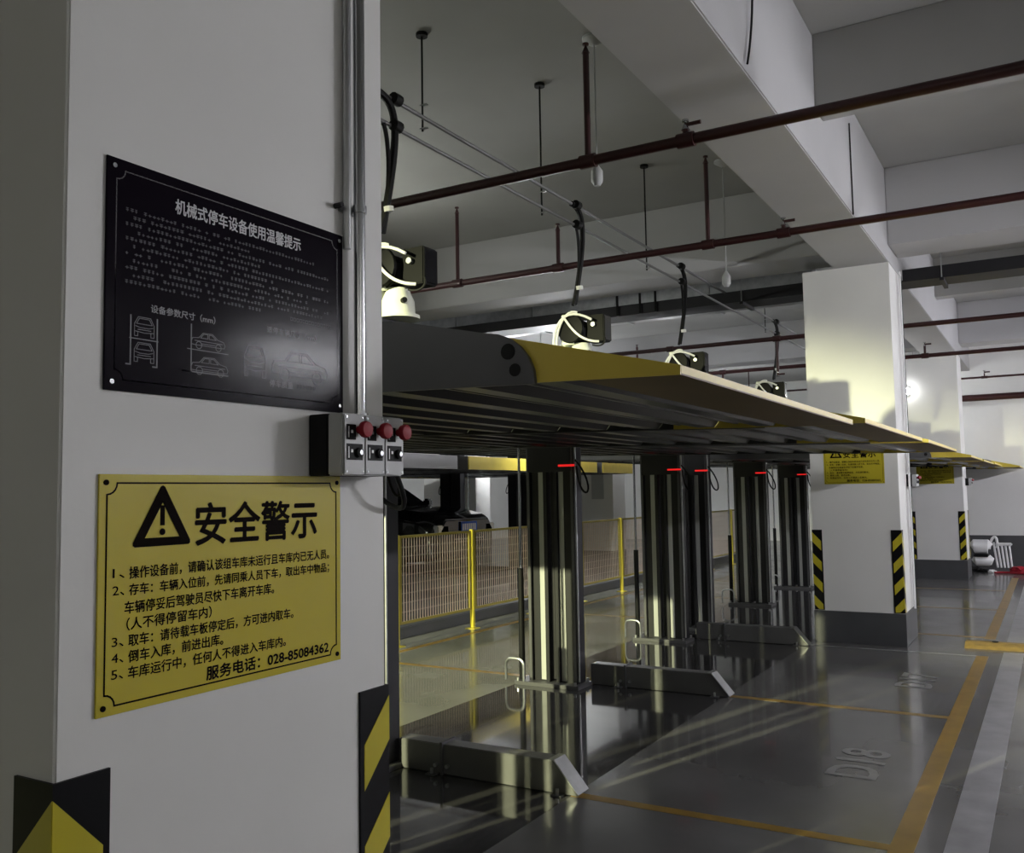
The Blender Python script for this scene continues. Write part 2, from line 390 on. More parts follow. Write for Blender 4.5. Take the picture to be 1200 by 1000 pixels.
strokes(bm, [(.16, .085), (.25, .085)], .0014, .0042)
obj('drawing', bm, mat('sign_mid_ink', (.2, .2, .22), .5), bs)

# ================================================================= CONDUIT AND CONTROL BOX ON THE NEAREST COLUMN
cd = thing('wall_conduit', 'twin steel conduit running down the nearest column into control box', 'pipe', (1.5, 1.25, 1.66))
obj('conduit_pipe', tube(BM(), [(0, 0, 0), (0, 0, 2)], .0125, 14), CHROME, cd, smooth=True)
obj('conduit_pipe', tube(BM(), [(-.026, .012, .36), (-.026, .012, 2)], .009, 12), GALV, cd, smooth=True)
cl = obj('clip', box(BM(), -.04, .02, .017, .0245, .44, .456), GALV, cd)
obj('clip_ring', tube(BM(), [(0, 0, .44), (0, 0, .456)], .0155, 14), CHROME, cl, smooth=True)
obj('clip_screw', tube(BM(), [(-.05, .024, .448), (-.05, .004, .448)], .006, 8), BLACKM, cl, smooth=True)
obj('ferrule', tube(BM(), [(0, 0, .0), (0, 0, .012)], .017, 12), CHROME, cd, smooth=True)

cb = thing('control_box', 'grey push button control box with three red emergency stops on nearest column', 'control box', (1.37, 1.275, 1.54))
bx('back_shell', (0, .192, -.05, -.001, 0, .122), BLACKM, cb, bevel=.002)
bx('housing', (0, .192, -.088, -.0505, 0, .122), GREYB, cb, bevel=.003)
for k in range(3):
    x = .003+k*.0635
    md = bx('module', (x, x+.0605, -.0915, -.0885, .002, .120), GREYB, cb, bevel=.001)
    bx('label_plate', (x+.006, x+.033, -.0925, -.0916, .070, .100), BLACKM, md); bx('label_plate', (x+.006, x+.053, -.0925, -.0916, .030, .062), BLACKM, md)
    bm = BM()
    for zz in (.074, .034): box(bm, x+.010, x+.0125, -.0929, -.0926, zz, zz+.022)
    for zz in (.083, .045): box(bm, x+.018, x+.024, -.0929, -.0926, zz, zz+.006)
    obj('label_marks', bm, WHITEC, md)
    bm = BM(); tube(bm, [(x+.041, -.0916, .090), (x+.041, -.103, .090), (x+.041, -.104, .090), (x+.041, -.112, .090), (x+.041, -.117, .090), (x+.041, -.119, .090)],
                    [.0075, .0075, .0155, .0170, .0150, .006], 18)
    obj('emergency_button', bm, REDB, cb, smooth=True)
    bm = BM(); tube(bm, [(x+.041, -.0926, .045), (x+.041, -.0975, .045), (x+.041, -.0985, .045)], [.010, .010, .008], 16); ks = obj('key_switch', bm, BLACKM, cb, smooth=True)
    bm = BM(); tube(bm, [(x+.041, -.0986, .045), (x+.041, -.1005, .045)], .0052, 12); obj('key_barrel', bm, CHROME, ks, smooth=True)
    for sx in (.006, .054):
        for sz in (.008, .114): obj('screw', tube(BM(), [(x+sx, -.0916, sz), (x+sx, -.0925, sz)], .0022, 8), CHROME, md)
# cable looping from the box behind the column towards the first post
tag(obj('control_cable', tube(BM(), bez([(1.565, 1.21, 1.55), (1.61, 1.20, 1.46), (1.70, 1.26, 1.42), (1.72, 1.42, 1.50), (1.66, 1.6, 1.72)], 20), .006, 8), BLACKM, smooth=True),
    'black cable looping out of the control box and around the column edge', 'cable')

# ================================================================= CAR PLATFORMS
PW, PL = 2.02, 4.7                                     # width (x) and length (y); local origin at front near corner, z = underside
def side_profile():
    return [(0, 0), (0, .022), (.43, .112), (.77, .175), (1.0, .19), (PL, .19), (PL, 0)]
def make_platform(label):
    p = thing('car_platform', label, 'car platform', (0, 0, 0), group='car lift platforms')
    # side skirts (yellow wedge then graphite arm)
    for x0, x1 in ((0, .006), (PW-.006, PW)):
        bm = BM(); prism(bm, [(0, 0), (0, .022), (.43, .112), (.77, .175), (.77, 0)], 'x', x0, x1); obj('ramp_cheek', bm, YELP, p)
        bm = BM(); prism(bm, [(.7705, 0), (.7705, .175), (1.0, .19), (PL, .19), (PL, 0)], 'x', x0, x1); obj('side_skirt', bm, DARKP, p)
    for x0, x1, sg in ((-.014, -.001, 0), (PW+.001, PW+.014, 1)):
        pts = [(PL, .192), (1.0, .192), (.77, .178), (.43, .115)]
        pts = [(PL, -.004), (PL, .194), (1.0, .194), (.77, .18), (.55, .150)]
        for k in range(8):
            t = R(60 - k*60/7); pts.append((.36+.14-.14*math.sin(R(15)+ (R(75))*k/7)+.0, .13*math.cos(R(90)*k/7)))
        bm = BM(); prism(bm, [(PL, -.004), (PL, .194), (1.0, .196), (.77, .180), (.50, .128)] + [(.50-.14*math.sin(R(a)), .128*math.cos(R(a))-.004*(a/90)) for a in (15, 30, 45, 60, 75, 90)], 'x', x0, x1)
        a = obj('lift_arm', bm, GREYP, p)
        for y, z, r in ((.435, .078, .020), (.415, .032, .016)):
            xx = (x0-.0015, x0) if sg == 0 else (x1, x1+.0015)
            bm = BM(); prism(bm, [(y+r*math.cos(k*math.pi/7), z+r*math.sin(k*math.pi/7)) for k in range(14)], 'x', *xx); obj('arm_hole', bm, BLACKM, a)
    # front ramp: sloping yellow sheet with lip
    bm = BM(); prism(bm, [(0, .004), (0, .022), (.43, .112), (.77, .175), (.77, .165), (.43, .100), (.03, .010), (.03, .004)], 'x', .008, PW-.008)
    obj('front_ramp', bm, YELP, p)
    bx('shaded_underside', (.008, PW-.008, .0, .25, 0, .0035), mat('shaded_ramp_yellow', (.16, .10, .03), .55, noise=.1, nscale=4), p)  # underside of the yellow ramp, its shade put into the brown
    # corrugated deck panels running across the width
    n = 17; d = (PL-.27)/n; me = None
    for k in range(n):
        y = .26+k*d
        if me is None:
            a = .0; pr = []
            prof = [(0, .03), (.035, .03), (.06, 0), (.13, 0), (.155, .03), (.2, .03), (.214, .012), (.226, .012), (d-.004, .03)]
            prof = [(u*(d-.004)/(d-.004), v) for u, v in prof]
            bm = BM(); prism(bm, prof + [(u, v+.003) for u, v in prof[::-1]], 'x', .01, PW-.01)
            o = obj('deck_panel', bm, DECK, p, loc=(0, y, .004)); me = o.data
        else:
            o = bpy.data.objects.new('deck_panel', me); C.objects.link(o); o.parent = p; o.location = (0, y, .004)
    bx('rear_plate', (.008, PW-.008, PL-.012, PL+.012, 0, .19), DARKP, p)
    for x in (.5, PW-.58): bx('wheel_track', (x, x+.08, .8, PL-.02, .034, .052), DARKP, p)
    return p
ZP = 1.75
P0 = make_platform('nearest raised platform, its grey arm end and yellow front filling the view')
P0.location = (1.93, .70, 1.755); P0.rotation_euler = (R(1.5), 0, 0)
dup(P0, (4.24, .70, 1.78), rot=(R(1.5), 0, 0), label='second raised platform from the nearest column')
dup(P0, (6.59, .70, 1.785), rot=(R(1.5), 0, 0), label='third raised platform, the one ending at the middle column')
dup(P0, (10.19, .70, 1.78), rot=(R(1.5), 0, 0), label='raised platform just beyond the middle column, with brightly lit yellow side').scale = (.82, 1, 1)
dup(P0, (12.095, .70, 1.78), rot=(R(1.5), 0, 0), label='raised platform midway between the middle column and the far one')
dup(P0, (14.40, .70, 1.79), rot=(R(1.5), 0, 0), label='raised platform just short of the column by the far wall')
dup(P0, (17.23, .48, 1.79), rot=(R(1.5), 0, 0), label='furthest raised platform, its thin tip seen against the far wall')
# second row, behind the fence, seen from its rear
ARMG = mat('light_grey_steel', (.36, .36, .38), .4)
for x, l in ((13.10, 'rear row platform seen above the fence left of second post'), (15.40, 'rear row platform with yellow rear plate right of second post'), (17.05, 'rear row platform seen over the fence near third post'), (10.80, 'rear row platform furthest left, grey edged, above the black car')):
    q = dup(P0, (x, 7.25+PL, 1.85), R(180), label=l)
    if x == 17.05: q.scale = (.7, 1, 1)
    for c_ in q.children:
        if c_.name.startswith('rear_plate'):
            c_.data = c_.data.copy(); c_.data.materials.clear(); c_.data.materials.append(ARMG if x == 10.80 else YELP)

q = dup(P0, (13.105, 7.45+PL, .10), R(180), label='lowered rear row platform carrying the black car'); q.scale = (.985, 1, 1)

# ================================================================= LIFT POSTS
WEB = mat('light_steel_web', (.42, .43, .41), .5)
def make_post(label, h=2.46):
    p = thing('lift_post', label, 'lift post', group='car lift posts')
    # local: y toward the bay interior; origin at the front mast foot centre on floor
    def channel(y0, y1):
        bm = BM(); prism(bm, [(-.07, y0), (.07, y0), (.07, y1), (-.07, y1), (-.07, y1-.03), (-.04, y1-.03), (-.04, y0+.03), (-.07, y0+.03)], 'z', .03, h)
        return bm
    obj('front_mast', channel(-.10, .08), DARKP, p)
    obj('rear_mast', channel(.14, .32), DARKP, p)
    bx('guide_strip', (-.073, -.0705, -.095, -.073, .05, h-.05), GREYP, p); bx('guide_strip', (-.073, -.0705, .295, .317, .05, h-.05), GREYP, p)
    bx('inner_web', (-.044, -.041, .004, .048, .04, h-.02), WEB, p); bx('inner_web', (-.044, -.041, .172, .225, .04, h-.02), WEB, p)
    obj('screw_shaft', tube(BM(), [(-.02, .11, .05), (-.02, .11, h-.05)], .019, 12), DARKP, p, smooth=True)
    obj('base_plate', box(BM(), -.14, .11, -.14, .42, .0, .03), GREYP, p, bevel=.003)
    for x, y in ((-.13, -.11), (-.13, .39), (.09, -.11), (.09, .39)):
        obj('anchor_bolt', tube(BM(), [(x, y, .03), (x, y, .055)], .011, 6), GALV, p)
    gt = obj('guard_tube', tube(BM(), [(-.13, .34, .03)] + bez([(-.13, .34, .14), (-.13, .34, .20), (-.13, .40, .20)], 5) + bez([(-.13, .44, .20), (-.13, .50, .20), (-.13, .50, .14)], 5) + [(-.13, .50, .03)], .010, 8), GALV, p, smooth=True)
    rod = obj('lift_rod', tube(BM(), [(-.045, .40, .9), (-.045, .40, h-.35)], .011, 10), CHROME, p, smooth=True)
    obj('rod_sleeve', tube(BM(), [(-.045, .40, .03), (-.045, .40, .9)], .024, 10), BLACKM, rod, smooth=True)
    obj('wire_tube', tube(BM(), [(-.06, -.112, .05), (-.06, -.112, h-.1)], .008, 8), GALV, p, smooth=True)
    bx('cap_plate', (-.10, .10, -.13, .35, h, h+.03), DARKP, p, bevel=.003)
    cg = bx('carriage', (-.085, -.074, -.08, .30, 1.66, 2.16), DARKP, p, bevel=.003)
    bx('indicator_lamp', (-.092, -.0855, -.12, .02, 1.70, 1.716), LED, cg)
    obj('cable_loop', tube(BM(), bez([(-.07, -.12, 1.75), (-.07, -.24, 1.62), (-.07, -.30, 1.42), (-.07, -.14, 1.42), (-.07, -.13, 1.70)], 16), .008, 8), BLACKM, p, smooth=True)
    return p
PY_ = 3.32
L0 = make_post('lift post just right of the nearest column edge')
L0.location = (4.12, PY_, 0)
posts = [(6.48, 'second lift post, standing lit at its foot beside the fence'), (8.84, 'third lift post, left of the pair in front of the middle column'),
         (9.66, 'fourth lift post, right one of the close pair left of the middle column'), (11.99, 'fifth lift post along the row from the nearest column'),
         (14.24, 'sixth lift post, immediately left of the middle column in view'), (1.76, 'lift post behind the nearest column')]
for x, l in posts[:-1]: dup(L0, (x, PY_, 0), label=l)
dup(L0, (1.76, PY_, 0), label=posts[-1][1])
for x, l in ((10.94, 'behind the fence, left of the black car'), (8.64, 'behind the fence, furthest left of the rear row'), (13.24, 'behind the fence, right of the second post'), (15.54, 'behind the fence, beside the poster column')):
    dup(L0, (x, 9.1, 0), R(180), label='rear row lift post '+l)

# base beams on the floor
BEAMG = mat('floor_beam_paint', (.10, .10, .097), .4, noise=.1, nscale=6)
def base_beam(x, label, y0=2.10, y1=3.2, h=.16):
    b = thing('base_beam', label, 'beam', (x, y0, 0), group='floor beams of the car lifts')
    L = y1-y0
    bm = BM(); prism(bm, [(0, .012), (.13, h), (L, h), (L, .004), (0, .004)], 'x', -.055, .055); obj('beam_body', bm, BEAMG, b, bevel=.004)
    bm = BM(); prism(bm, [(.0, .013), (.13, h+.001), (.16, h+.001), (.16, h+.006), (.126, h+.006), (-.006, .013)], 'x', -.06, .06); obj('end_plate', bm, GALV, b)
    fl = bx('joint_flange', (-.068, .068, .80, .815, .0, h+.012), GREYP, b)
    for sy in (.77, .845): obj('bolt', tube(BM(), [(-.056, sy, .05), (-.075, sy, .05)], .011, 6), GALV, fl)
    for sy in (.1, .86): 
        bx('anchor_tab', (-.10, -.056, sy-.03, sy+.03, 0, .008), GREYP, b)
        obj('anchor_bolt', tube(BM(), [(-.08, sy, .008), (-.08, sy, .035)], .009, 6), GALV, b)
    return b
for x, l in ((4.21, 'nearest floor beam with chamfered end, crossed by light stripes'), (6.66, 'second floor beam, running out from the lit lift post'),
             (9.12, 'third floor beam, reaching the plinth of the middle column')): base_beam(x, l)

# unseen barrier added beside the first post, its slats shaped to throw the stripes
fb = thing('light_barrier', 'unseen light barrier, slats and one solid leaf, added behind the nearest column', 'barrier', (1.59, 0, 0))
for y0, y1 in ((3.13, 3.175), (3.05, 3.116), (2.956, 3.02), (2.84, 2.915)):
    bx('slat', (-.03, .01, y0, y1, .03, 1.68), GREYP, fb, bevel=.003)
bx('panel', (-.02, .01, 2.12, 2.835, .03, 1.70), GREYP, fb, bevel=.003)  # solid leaf added to keep the flood off the aisle floor
for z in (.10, 1.55): bx('rail', (.011, .03, 2.13, 3.175, z, z+.04), GREYP, fb)
for y in (2.20, 3.15): obj('castor', tube(BM(), [(-.02, y, .021), (.0, y, .021)], .02, 12), BLACKM, fb)

# ================================================================= MOTORS
def make_motor(label):
    m_ = thing('lift_motor', label, 'motor', group='motors on top of the lift posts')
    bm = BM(); tube(bm, [(0, 0, 0), (0, 0, .02), (0, 0, .021), (0, 0, .10), (0, 0, .17), (0, 0, .175)], [.125, .125, .10, .095, .065, .065], 20); g = obj('gearbox', bm, WHITEP, m_, smooth=True)
    obj('oil_plug', tube(BM(), [(-.06, -.08, .09), (-.075, -.105, .09)], .016, 10), BLACKM, g, smooth=True)
    bm = BM(); tube(bm, [(-.02, 0, .19), (-.02, 0, .21), (-.02, 0, .30), (-.02, 0, .31)], [.07, .09, .09, .05], 18)
    tube(bm, [(-.10, .05, .27), (.12, .05, .27)], .10, 18); mo = obj('motor_body', bm, BLACKM, m_, smooth=True)
    bm = BM()
    for k in range(8): tube(bm, [(-.085+.025*k, .05, .27), (-.078+.025*k, .05, .27)], .108, 18)
    obj('cooling_fins', bm, BLACKM, mo, smooth=True)
    bx('mounting_flange', (-.10, -.06, .02, .12, .16, .40), WHITEP, m_, bevel=.004)
    obj('fan_cover', tube(BM(), [(-.105, .03, .28), (-.12, .03, .28), (-.135, .03, .28), (-.14, .03, .28)], [.105, .115, .108, .06], 20), BLACKD, m_, smooth=True)
    jb = bx('junction_box', (-.07, .06, -.23, -.085, .17, .38), BLACKD, m_, bevel=.006)
    bx('box_lid', (-.065, .055, -.238, -.2305, .18, .37), BLACK, jb, bevel=.002)
    obj('cable_gland', tube(BM(), [(-.071, -.15, .30), (-.10, -.15, .30)], .018, 10), GALV, jb, smooth=True)
    obj('gear_nose', tube(BM(), [(-.02, .10, .11), (-.02, .22, .11), (-.02, .225, .11), (-.02, .33, .11), (-.02, .335, .11), (-.02, .37, .11)], [.075, .060, .048, .042, .055, .055], 16), WHITEP, m_, smooth=True)
    for q in ([(-.13, .16, .0), (-.19, .18, .2), (-.17, .15, .44), (-.16, -.02, .42), (-.14, -.16, .33)], [(-.14, .09, .38), (-.18, .04, .36), (-.17, -.02, .18), (-.15, -.14, .16), (-.10, -.20, .16)],
              [(-.14, .15, .12), (-.18, .13, .30), (-.17, .04, .44), (-.12, -.03, .40)]):
        obj('white_cable', tube(BM(), bez(q, 12), .0095, 8), WHITEC, m_, smooth=True)
    obj('black_cable', tube(BM(), bez([(-.06, -.20, .22), (-.06, -.27, .20), (-.07, -.24, .10), (-.09, -.14, .14)], 12), .007, 8), BLACKM, m_, smooth=True)
    return m_
M0 = make_motor('motor on the lift post beside the nearest column')
M0.location = (4.14, 3.17, 2.495)
for x, l in ((6.50, 'motor seen over the yellow platform edge, white cables around it'), (8.86, 'motor seen above the platform corner in mid view'), (12.0, 'small distant motor left of the middle column'), (1.76, 'motor on the lift post hidden behind the nearest column')):
    dup(M0, (x, 3.17, 2.495), label=l)

# ================================================================= PIPES, CONDUITS, TRAY
def sprinkler_pipe(name, x, z, r, y0, y1, risers, label, material=REDPIPE):
    p = thing(name, label, 'pipe', (x, 0, z), group='dark red sprinkler pipes')
    obj('pipe_run', tube(BM(), [(0, y0, 0), (0, y1, 0)], r, 12), material, p, smooth=True)
    for y, hh in risers:
        rr_ = r*.62 if hh > .3 else r*.6
        q = obj('riser', tube(BM(), [(0, y, 0), (0, y, hh-.06)], rr_, 10), material, p, smooth=True)
        obj('tee_joint', tube(BM(), [(0, y-.05, 0), (0, y+.05, 0)], r*1.35, 12), material, p, smooth=True)
        bm = BM(); tube(bm, [(0, y, hh-.06), (0, y, hh-.04), (0, y, hh-.015), (0, y, hh-.012), (0, y, hh)], [rr_*1.3, rr_*.8, .006, .02, .02], 10)
        obj('sprinkler_head', bm, CHROME if hh < .3 else material, q, smooth=True)
        if hh < .3: obj('deflector_arm', tube(BM(), [(0, y, hh-.03), (0, y-.09, hh-.03)], .012, 8), material, q)
    return p
sprinkler_pipe('sprinkler_pipe', 4.95, 3.5, .032, -6.5, 13, [(2.34, .74), (1.72, .12), (5.3, .74)], 'dark red sprinkler pipe nearest the camera, crossing under the ceiling')
sprinkler_pipe('sprinkler_pipe', 7.20, 3.5, .030, -6.5, 13, [(2.34, .74), (4.80, .74), (3.72, .40), (1.73, .12)], 'second dark red sprinkler pipe, passing in front of the lit girder')
sprinkler_pipe('sprinkler_pipe', 12.3, 3.5, .030, -6.5, 13, [(6.3, .6), (4.6, -.45), (3.1, -.45)], 'third dark red sprinkler pipe, past the cable tray')
sprinkler_pipe('sprinkler_pipe', 14.7, 3.42, .030, -6.5, 13, [(1.55, .2), (6.1, .6), (4.6, -.4), (3.1, -.4)], 'fourth dark red sprinkler pipe, crossing before the far column')
sprinkler_pipe('sprinkler_pipe', 18.3, 3.42, .018, -6.5, 13, [(.98, .12), (5.2, .5), (3.9, -.4)], 'thin dark pipe just in front of the far wall')
tag(obj('fire_main', tube(BM(), [(19.0, -6.5, 3.12), (19.0, 2.6, 3.12)], .06, 14), REDPIPE, smooth=True), 'thick dark red fire main along the far wall', 'pipe')

for z, r, l in ((3.79, .013, 'upper of the two thin conduits hung above the lift posts'), (3.63, .012, 'lower of the two thin conduits hung above the lift posts')):
    t = thing('ceiling_conduit', l, 'pipe', (0, 3.2, z), group='twin ceiling conduits')
    obj('conduit_pipe', tube(BM(), [(.5, 0, 0), (16, 0, 0)], r, 8), mat('dull_conduit', (.16, .16, .16), .5, .6), t, smooth=True)
    for x in (4.15, 6.5, 8.9, 12.65): obj('junction_box', tube(BM(), [(x-.03, -.02, 0), (x+.03, -.02, 0)], .035, 10), BLACKM, t, smooth=True)
for x, y, z0, l in ((4.88, 3.5, 3.92, 'leftmost thin threaded rod hanging by the twin conduits'), (5.98, 3.2, 3.58, 'hanger rod between the first and second cable drops'), (8.05, 3.2, 3.58, 'hanger rod crossing the second red pipe'), (12.2, 3.2, 3.58, 'hanger rod beyond the cable tray')):
    h_ = thing('hanger_rod', l, 'rod', (x, y, z0), group='conduit hanger rods')
    obj('rod', tube(BM(), [(0, .02, 0), (0, .02, 4.597-z0)], .007, 6), BLACKM, h_); obj('ceiling_plate', tube(BM(), [(0, .02, 4.575-z0), (0, .02, 4.599-z0)], .04, 12), BLACKM, h_)
    bx('saddle', (-.012, .012, -.02, .035, .015, .022), GALV, h_); bx('saddle', (-.012, .012, -.02, .035, .175, .182), GALV, h_)
for x, l in ((4.10, 'black cable dropping to the motor beside the nearest column'), (6.56, 'black cable dropping to the second motor'), (8.97, 'black cable dropping to the third motor'), (12.65, 'black cable dropping left of the middle column')):
    d = thing('drop_cable', l, 'cable', (x, 3.2, 0), group='black cables hanging down to the lift motors')
    obj('cable', tube(BM(), bez([(-.12, 0, 3.79), (.10, 0, 3.80), (.06, -.04, 3.62), (.02, 0, 3.3), (0, .05, 3.0)], 18), .022, 8), BLACKM, d, smooth=True)
    obj('cable_sleeve', tube(BM(), bez([(-.05, 0, 3.62), (.0, 0, 3.60), (.05, 0, 3.2), (-.03, .05, 2.99)], 14), .013, 8), BLACKM, d, smooth=True)
    obj('cable_tie', tube(BM(), [(.015, .01, 3.12), (.012, .012, 3.15)], .03, 10), WHITEC, d)

# cable tray spanning the hall
ct = thing('cable_tray', 'long galvanised cable tray with dark underside crossing behind the lit girder', 'cable tray', (10.6, 0, 3.66))
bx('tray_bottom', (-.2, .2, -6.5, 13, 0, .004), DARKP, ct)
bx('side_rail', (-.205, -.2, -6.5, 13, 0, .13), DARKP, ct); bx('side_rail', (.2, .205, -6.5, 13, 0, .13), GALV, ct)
for k in range(6): obj('cable', tube(BM(), [(-.15+.055*k, -6.5, .03), (-.15+.055*k, 13, .03)], .02, 8), BLACKM, ct, smooth=True)
for y in (-4, -1.5, .9, 3.0, 5.2, 7.4): obj('hanger_rod', tube(BM(), [(-.23, y, -.03), (-.23, y, .93)], .006, 6), GALV, ct); bx('bracket', (-.24, .24, y-.02, y+.02, -.035, -.001), DARKP, ct)
for y in (4.55, 4.25, 4.05): obj('rod_stub', tube(BM(), [(-.23, y, .0), (-.23, y, .25)], .016, 8), BLACKM, ct)
# galvanised duct over tray right of left-side, catching light
du = thing('air_duct', 'bright galvanised duct high behind the cable tray left of middle column', 'duct', (11.6, 0, 3.85))
for k in range(6):
    y = 2.4+k*1.3
    bx('duct_section', (-.3, .3, y, y+1.28, 0, .35), GALV, du, bevel=.01); bx('duct_flange', (-.32, .32, y+1.275, y+1.305, -.02, .37), GALV, du)

# ceiling pendants
for (x, y, zt, zb, l) in ((5.55, 2.56, 4.6, 3.62, 'thin grey pendant rod with small sensor near the first red pipe'), (8.35, 2.55, 4.6, 3.45, 'thin grey pendant rod hanging near the middle column')):
    p = thing('ceiling_pendant', l, 'ceiling pendant', (x, y, zb), group='ceiling sensor pendants')
    obj('canopy', tube(BM(), [(0, 0, zt-zb-.002), (0, 0, zt-zb-.02), (0, 0, zt-zb-.06)], [.08, .08, .02], 16), GREYB, p, smooth=True)
    obj('rod', tube(BM(), [(0, 0, .05), (0, 0, zt-zb-.04)], .006, 6), GREYB, p)
    s_ = obj('sensor', tube(BM(), [(0, 0, -.06), (0, 0, -.03), (0, 0, .04), (0, 0, .09)], [.02, .04, .04, .008], 12), GREYB, p, smooth=True)
for (x, y, z, l) in ((7.0, 2.05, 4.599, 'round smoke detector above second red pipe'), (6.05, 1.6, 3.669, 'round detector on the underside of the main beam')):
    if z > 4: tag(obj('smoke_detector', tube(BM(), [(x, y, z), (x, y, z-.02), (x, y, z-.05)], [.055, .055, .035], 16), GREYB, smooth=True), l, 'smoke detector')
# wires hanging on the beam side and around the middle column
tag(obj('beam_wire', tube(BM(), [(7.55, 1.268, 4.4), (7.56, 1.268, 3.66)], .006, 6), BLACKM), 'straight black wire down the lit side of main beam', 'wire')
tag(obj('beam_wire', tube(BM(), bez([(4.75, 1.262, 4.58), (4.80, 1.25, 4.1), (4.62, 1.262, 3.70)], 10), .006, 6), BLACKM), 'thin wire hanging over beam side at the top edge', 'wire')
sl = thing('column_pipe', 'thin dark pipe down the aisle side of the middle column', 'pipe', (9.95, 1.245, .3))
obj('pipe_run', tube(BM(), [(0, 0, 0), (0, 0, 3.33)], .012, 8), BLACKM, sl, smooth=True); obj('conduit_pipe', tube(BM(), [(-.04, 0, 0), (-.04, 0, 3.37)], .010, 8), WHITEC, sl, smooth=True)
cb2 = dup(cb, (9.93, 1.275, 1.50), label='small control box on the aisle side of the middle column')
cb3 = dup(cb, (16.95, 1.275, 1.50), label='small control box on the column beside the far wall')

# ================================================================= FENCE
YFN = 5.68
fe = thing('mesh_fence', 'yellow framed wire mesh fence running behind the lift posts', 'fence', (7.36, YFN, 0))
pitch = 1.375
pm = None; fr = None; wr = None
for k in range(10):
    x = k*pitch
    if k == 0:
        bm = BM(); box(bm, -.022, .022, -.022, .022, .008, 1.10); o = obj('fence_post', bm, YELF, fe, bevel=.004); pm = o.data
        bx('post_foot', (-.06, .06, -.06, .06, 0, .008), YELF, o)
        foot = o.children[0].data
        bm = BM()
        for (a, b, c_, d_) in ((.045, pitch-.045, 1.065, 1.09), (.045, pitch-.045, .21, .235), (.045, .07, .21, 1.09), (pitch-.07, pitch-.045, .21, 1.09)): box(bm, a, b, -.013, .013, c_, d_)
        o = obj('panel_frame', bm, mat('fence_frame_yellow', (.36, .29, .05), .45), fe); fr = o.data
        bm = BM(); n = 27
        for i in range(1, n):
            xx = .07+(pitch-.14)*i/n; box(bm, xx-.0058, xx+.0058, -.003, .003, .235, 1.065)
        for i in range(1, 9): zz = .235+.83*i/9; box(bm, .07, pitch-.07, .003, .006, zz-.0018, zz+.0018)
        w_ = obj('wire_mesh', bm, WIRE, o); wr = w_.data; w_['kind'] = 'stuff'
    else:
        o = bpy.data.objects.new('fence_post', pm); C.objects.link(o); o.parent = fe; o.location = (x, 0, 0)
        q = bpy.data.objects.new('post_foot', foot); C.objects.link(q); q.parent = o
        if k < 9:
            o = bpy.data.objects.new('panel_frame', fr); C.objects.link(o); o.parent = fe; o.location = (x, 0, 0)
            q = bpy.data.objects.new('wire_mesh', wr); C.objects.link(q); q.parent = o; q['kind'] = 'stuff'

# ================================================================= PARKED CAR (nose towards the fence)
car = thing('parked_car', 'black car parked behind the fence, its nose facing the lift posts', 'car', (12.12, 7.95, .27))
secs = []   # (y, half width bottom, half width top, z bottom, belt z, roof z, roof half)
body = [(0, .74, .30, .84, .60), (.12, .84, .24, .90, .66), (.5, .88, .20, .98, .72), (1.1, .90, .20, 1.03, .76), (1.5, .90, .20, 1.06, .78), (3.4, .90, .20, 1.08, .78), (4.2, .88, .22, 1.06, .74), (4.45, .80, .32, .95, .66)]
bm = BM(); rings = []
for y, hw, zb, zt, tw in body:
    rings.append([bm.verts.new(v) for v in ((-hw*.9, y, zb), (-hw, y, zb+.18), (-hw, y, zt-.16), (-tw, y, zt), (tw, y, zt), (hw, y, zt-.16), (hw, y, zb+.18), (hw*.9, y, zb))])
for A, B in zip(rings, rings[1:]):
    for i in range(8): bm.faces.new((A[i], A[(i+1)%8], B[(i+1)%8], B[i]))
bm.faces.new(rings[0]); bm.faces.new(rings[-1][::-1]); bmesh.ops.recalc_face_normals(bm, faces=bm.faces)
cbod = obj('body', bm, CARP, car, smooth=True, bevel=.02)
bm = BM(); rings = []
for y, hw, z in ((1.15, .74, .97), (1.85, .60, 1.44), (2.2, .58, 1.50), (3.1, .58, 1.50), (3.7, .60, 1.40), (4.3, .70, 1.06)):
    rings.append([bm.verts.new(v) for v in ((-.78, y, min(z, 1.0)), (-hw, y, z), (hw, y, z), (.78, y, min(z, 1.0)))])
for A, B in zip(rings, rings[1:]):
    for i in range(3): bm.faces.new((A[i], A[i+1], B[i+1], B[i]))
bmesh.ops.recalc_face_normals(bm, faces=bm.faces); cab = obj('cabin_glass', bm, GLASS, car, smooth=True)
bx('roof_panel', (-.57, .57, 2.0, 3.3, 1.49, 1.525), CARP, car, bevel=.012)
bx('grille', (-.42, .42, -.012, .10, .42, .60), BLACKM, car, bevel=.01)
g_ = bx('grille_bar', (-.42, .42, -.02, -.012, .53, .55), CHROME, car)
for s in (-1, 1):
    bx('headlight', tuple(sorted((s*.52, s*.80))) + (.0, .16, .62, .76), CHROME, car, bevel=.015)
    bx('side_mirror', tuple(sorted((s*.93, s*1.08))) + (1.42, 1.55, 1.02, 1.16), CARP, car, bevel=.03)
    for y in (.95, 3.55):
        wh = obj('wheel', tube(BM(), [(s*.68, y, .32), (s*.70, y, .32), (s*.88, y, .32), (s*.90, y, .32)], [.28, .32, .32, .28], 24), BLACKM, car, smooth=True)
        obj('wheel_rim', tube(BM(), [(s*.895, y, .32), (s*.915, y, .32)], .20, 16), GALV, wh, smooth=True)
lp = bx('licence_plate', (-.22, .22, -.03, -.021, .64, .80), BLUE, car)
bm = BM()
for k in range(7): box(bm, -.19+k*.056, -.155+k*.056, -.032, -.0305, .67, .77)
obj('plate_marks', bm, WHITEC, lp)

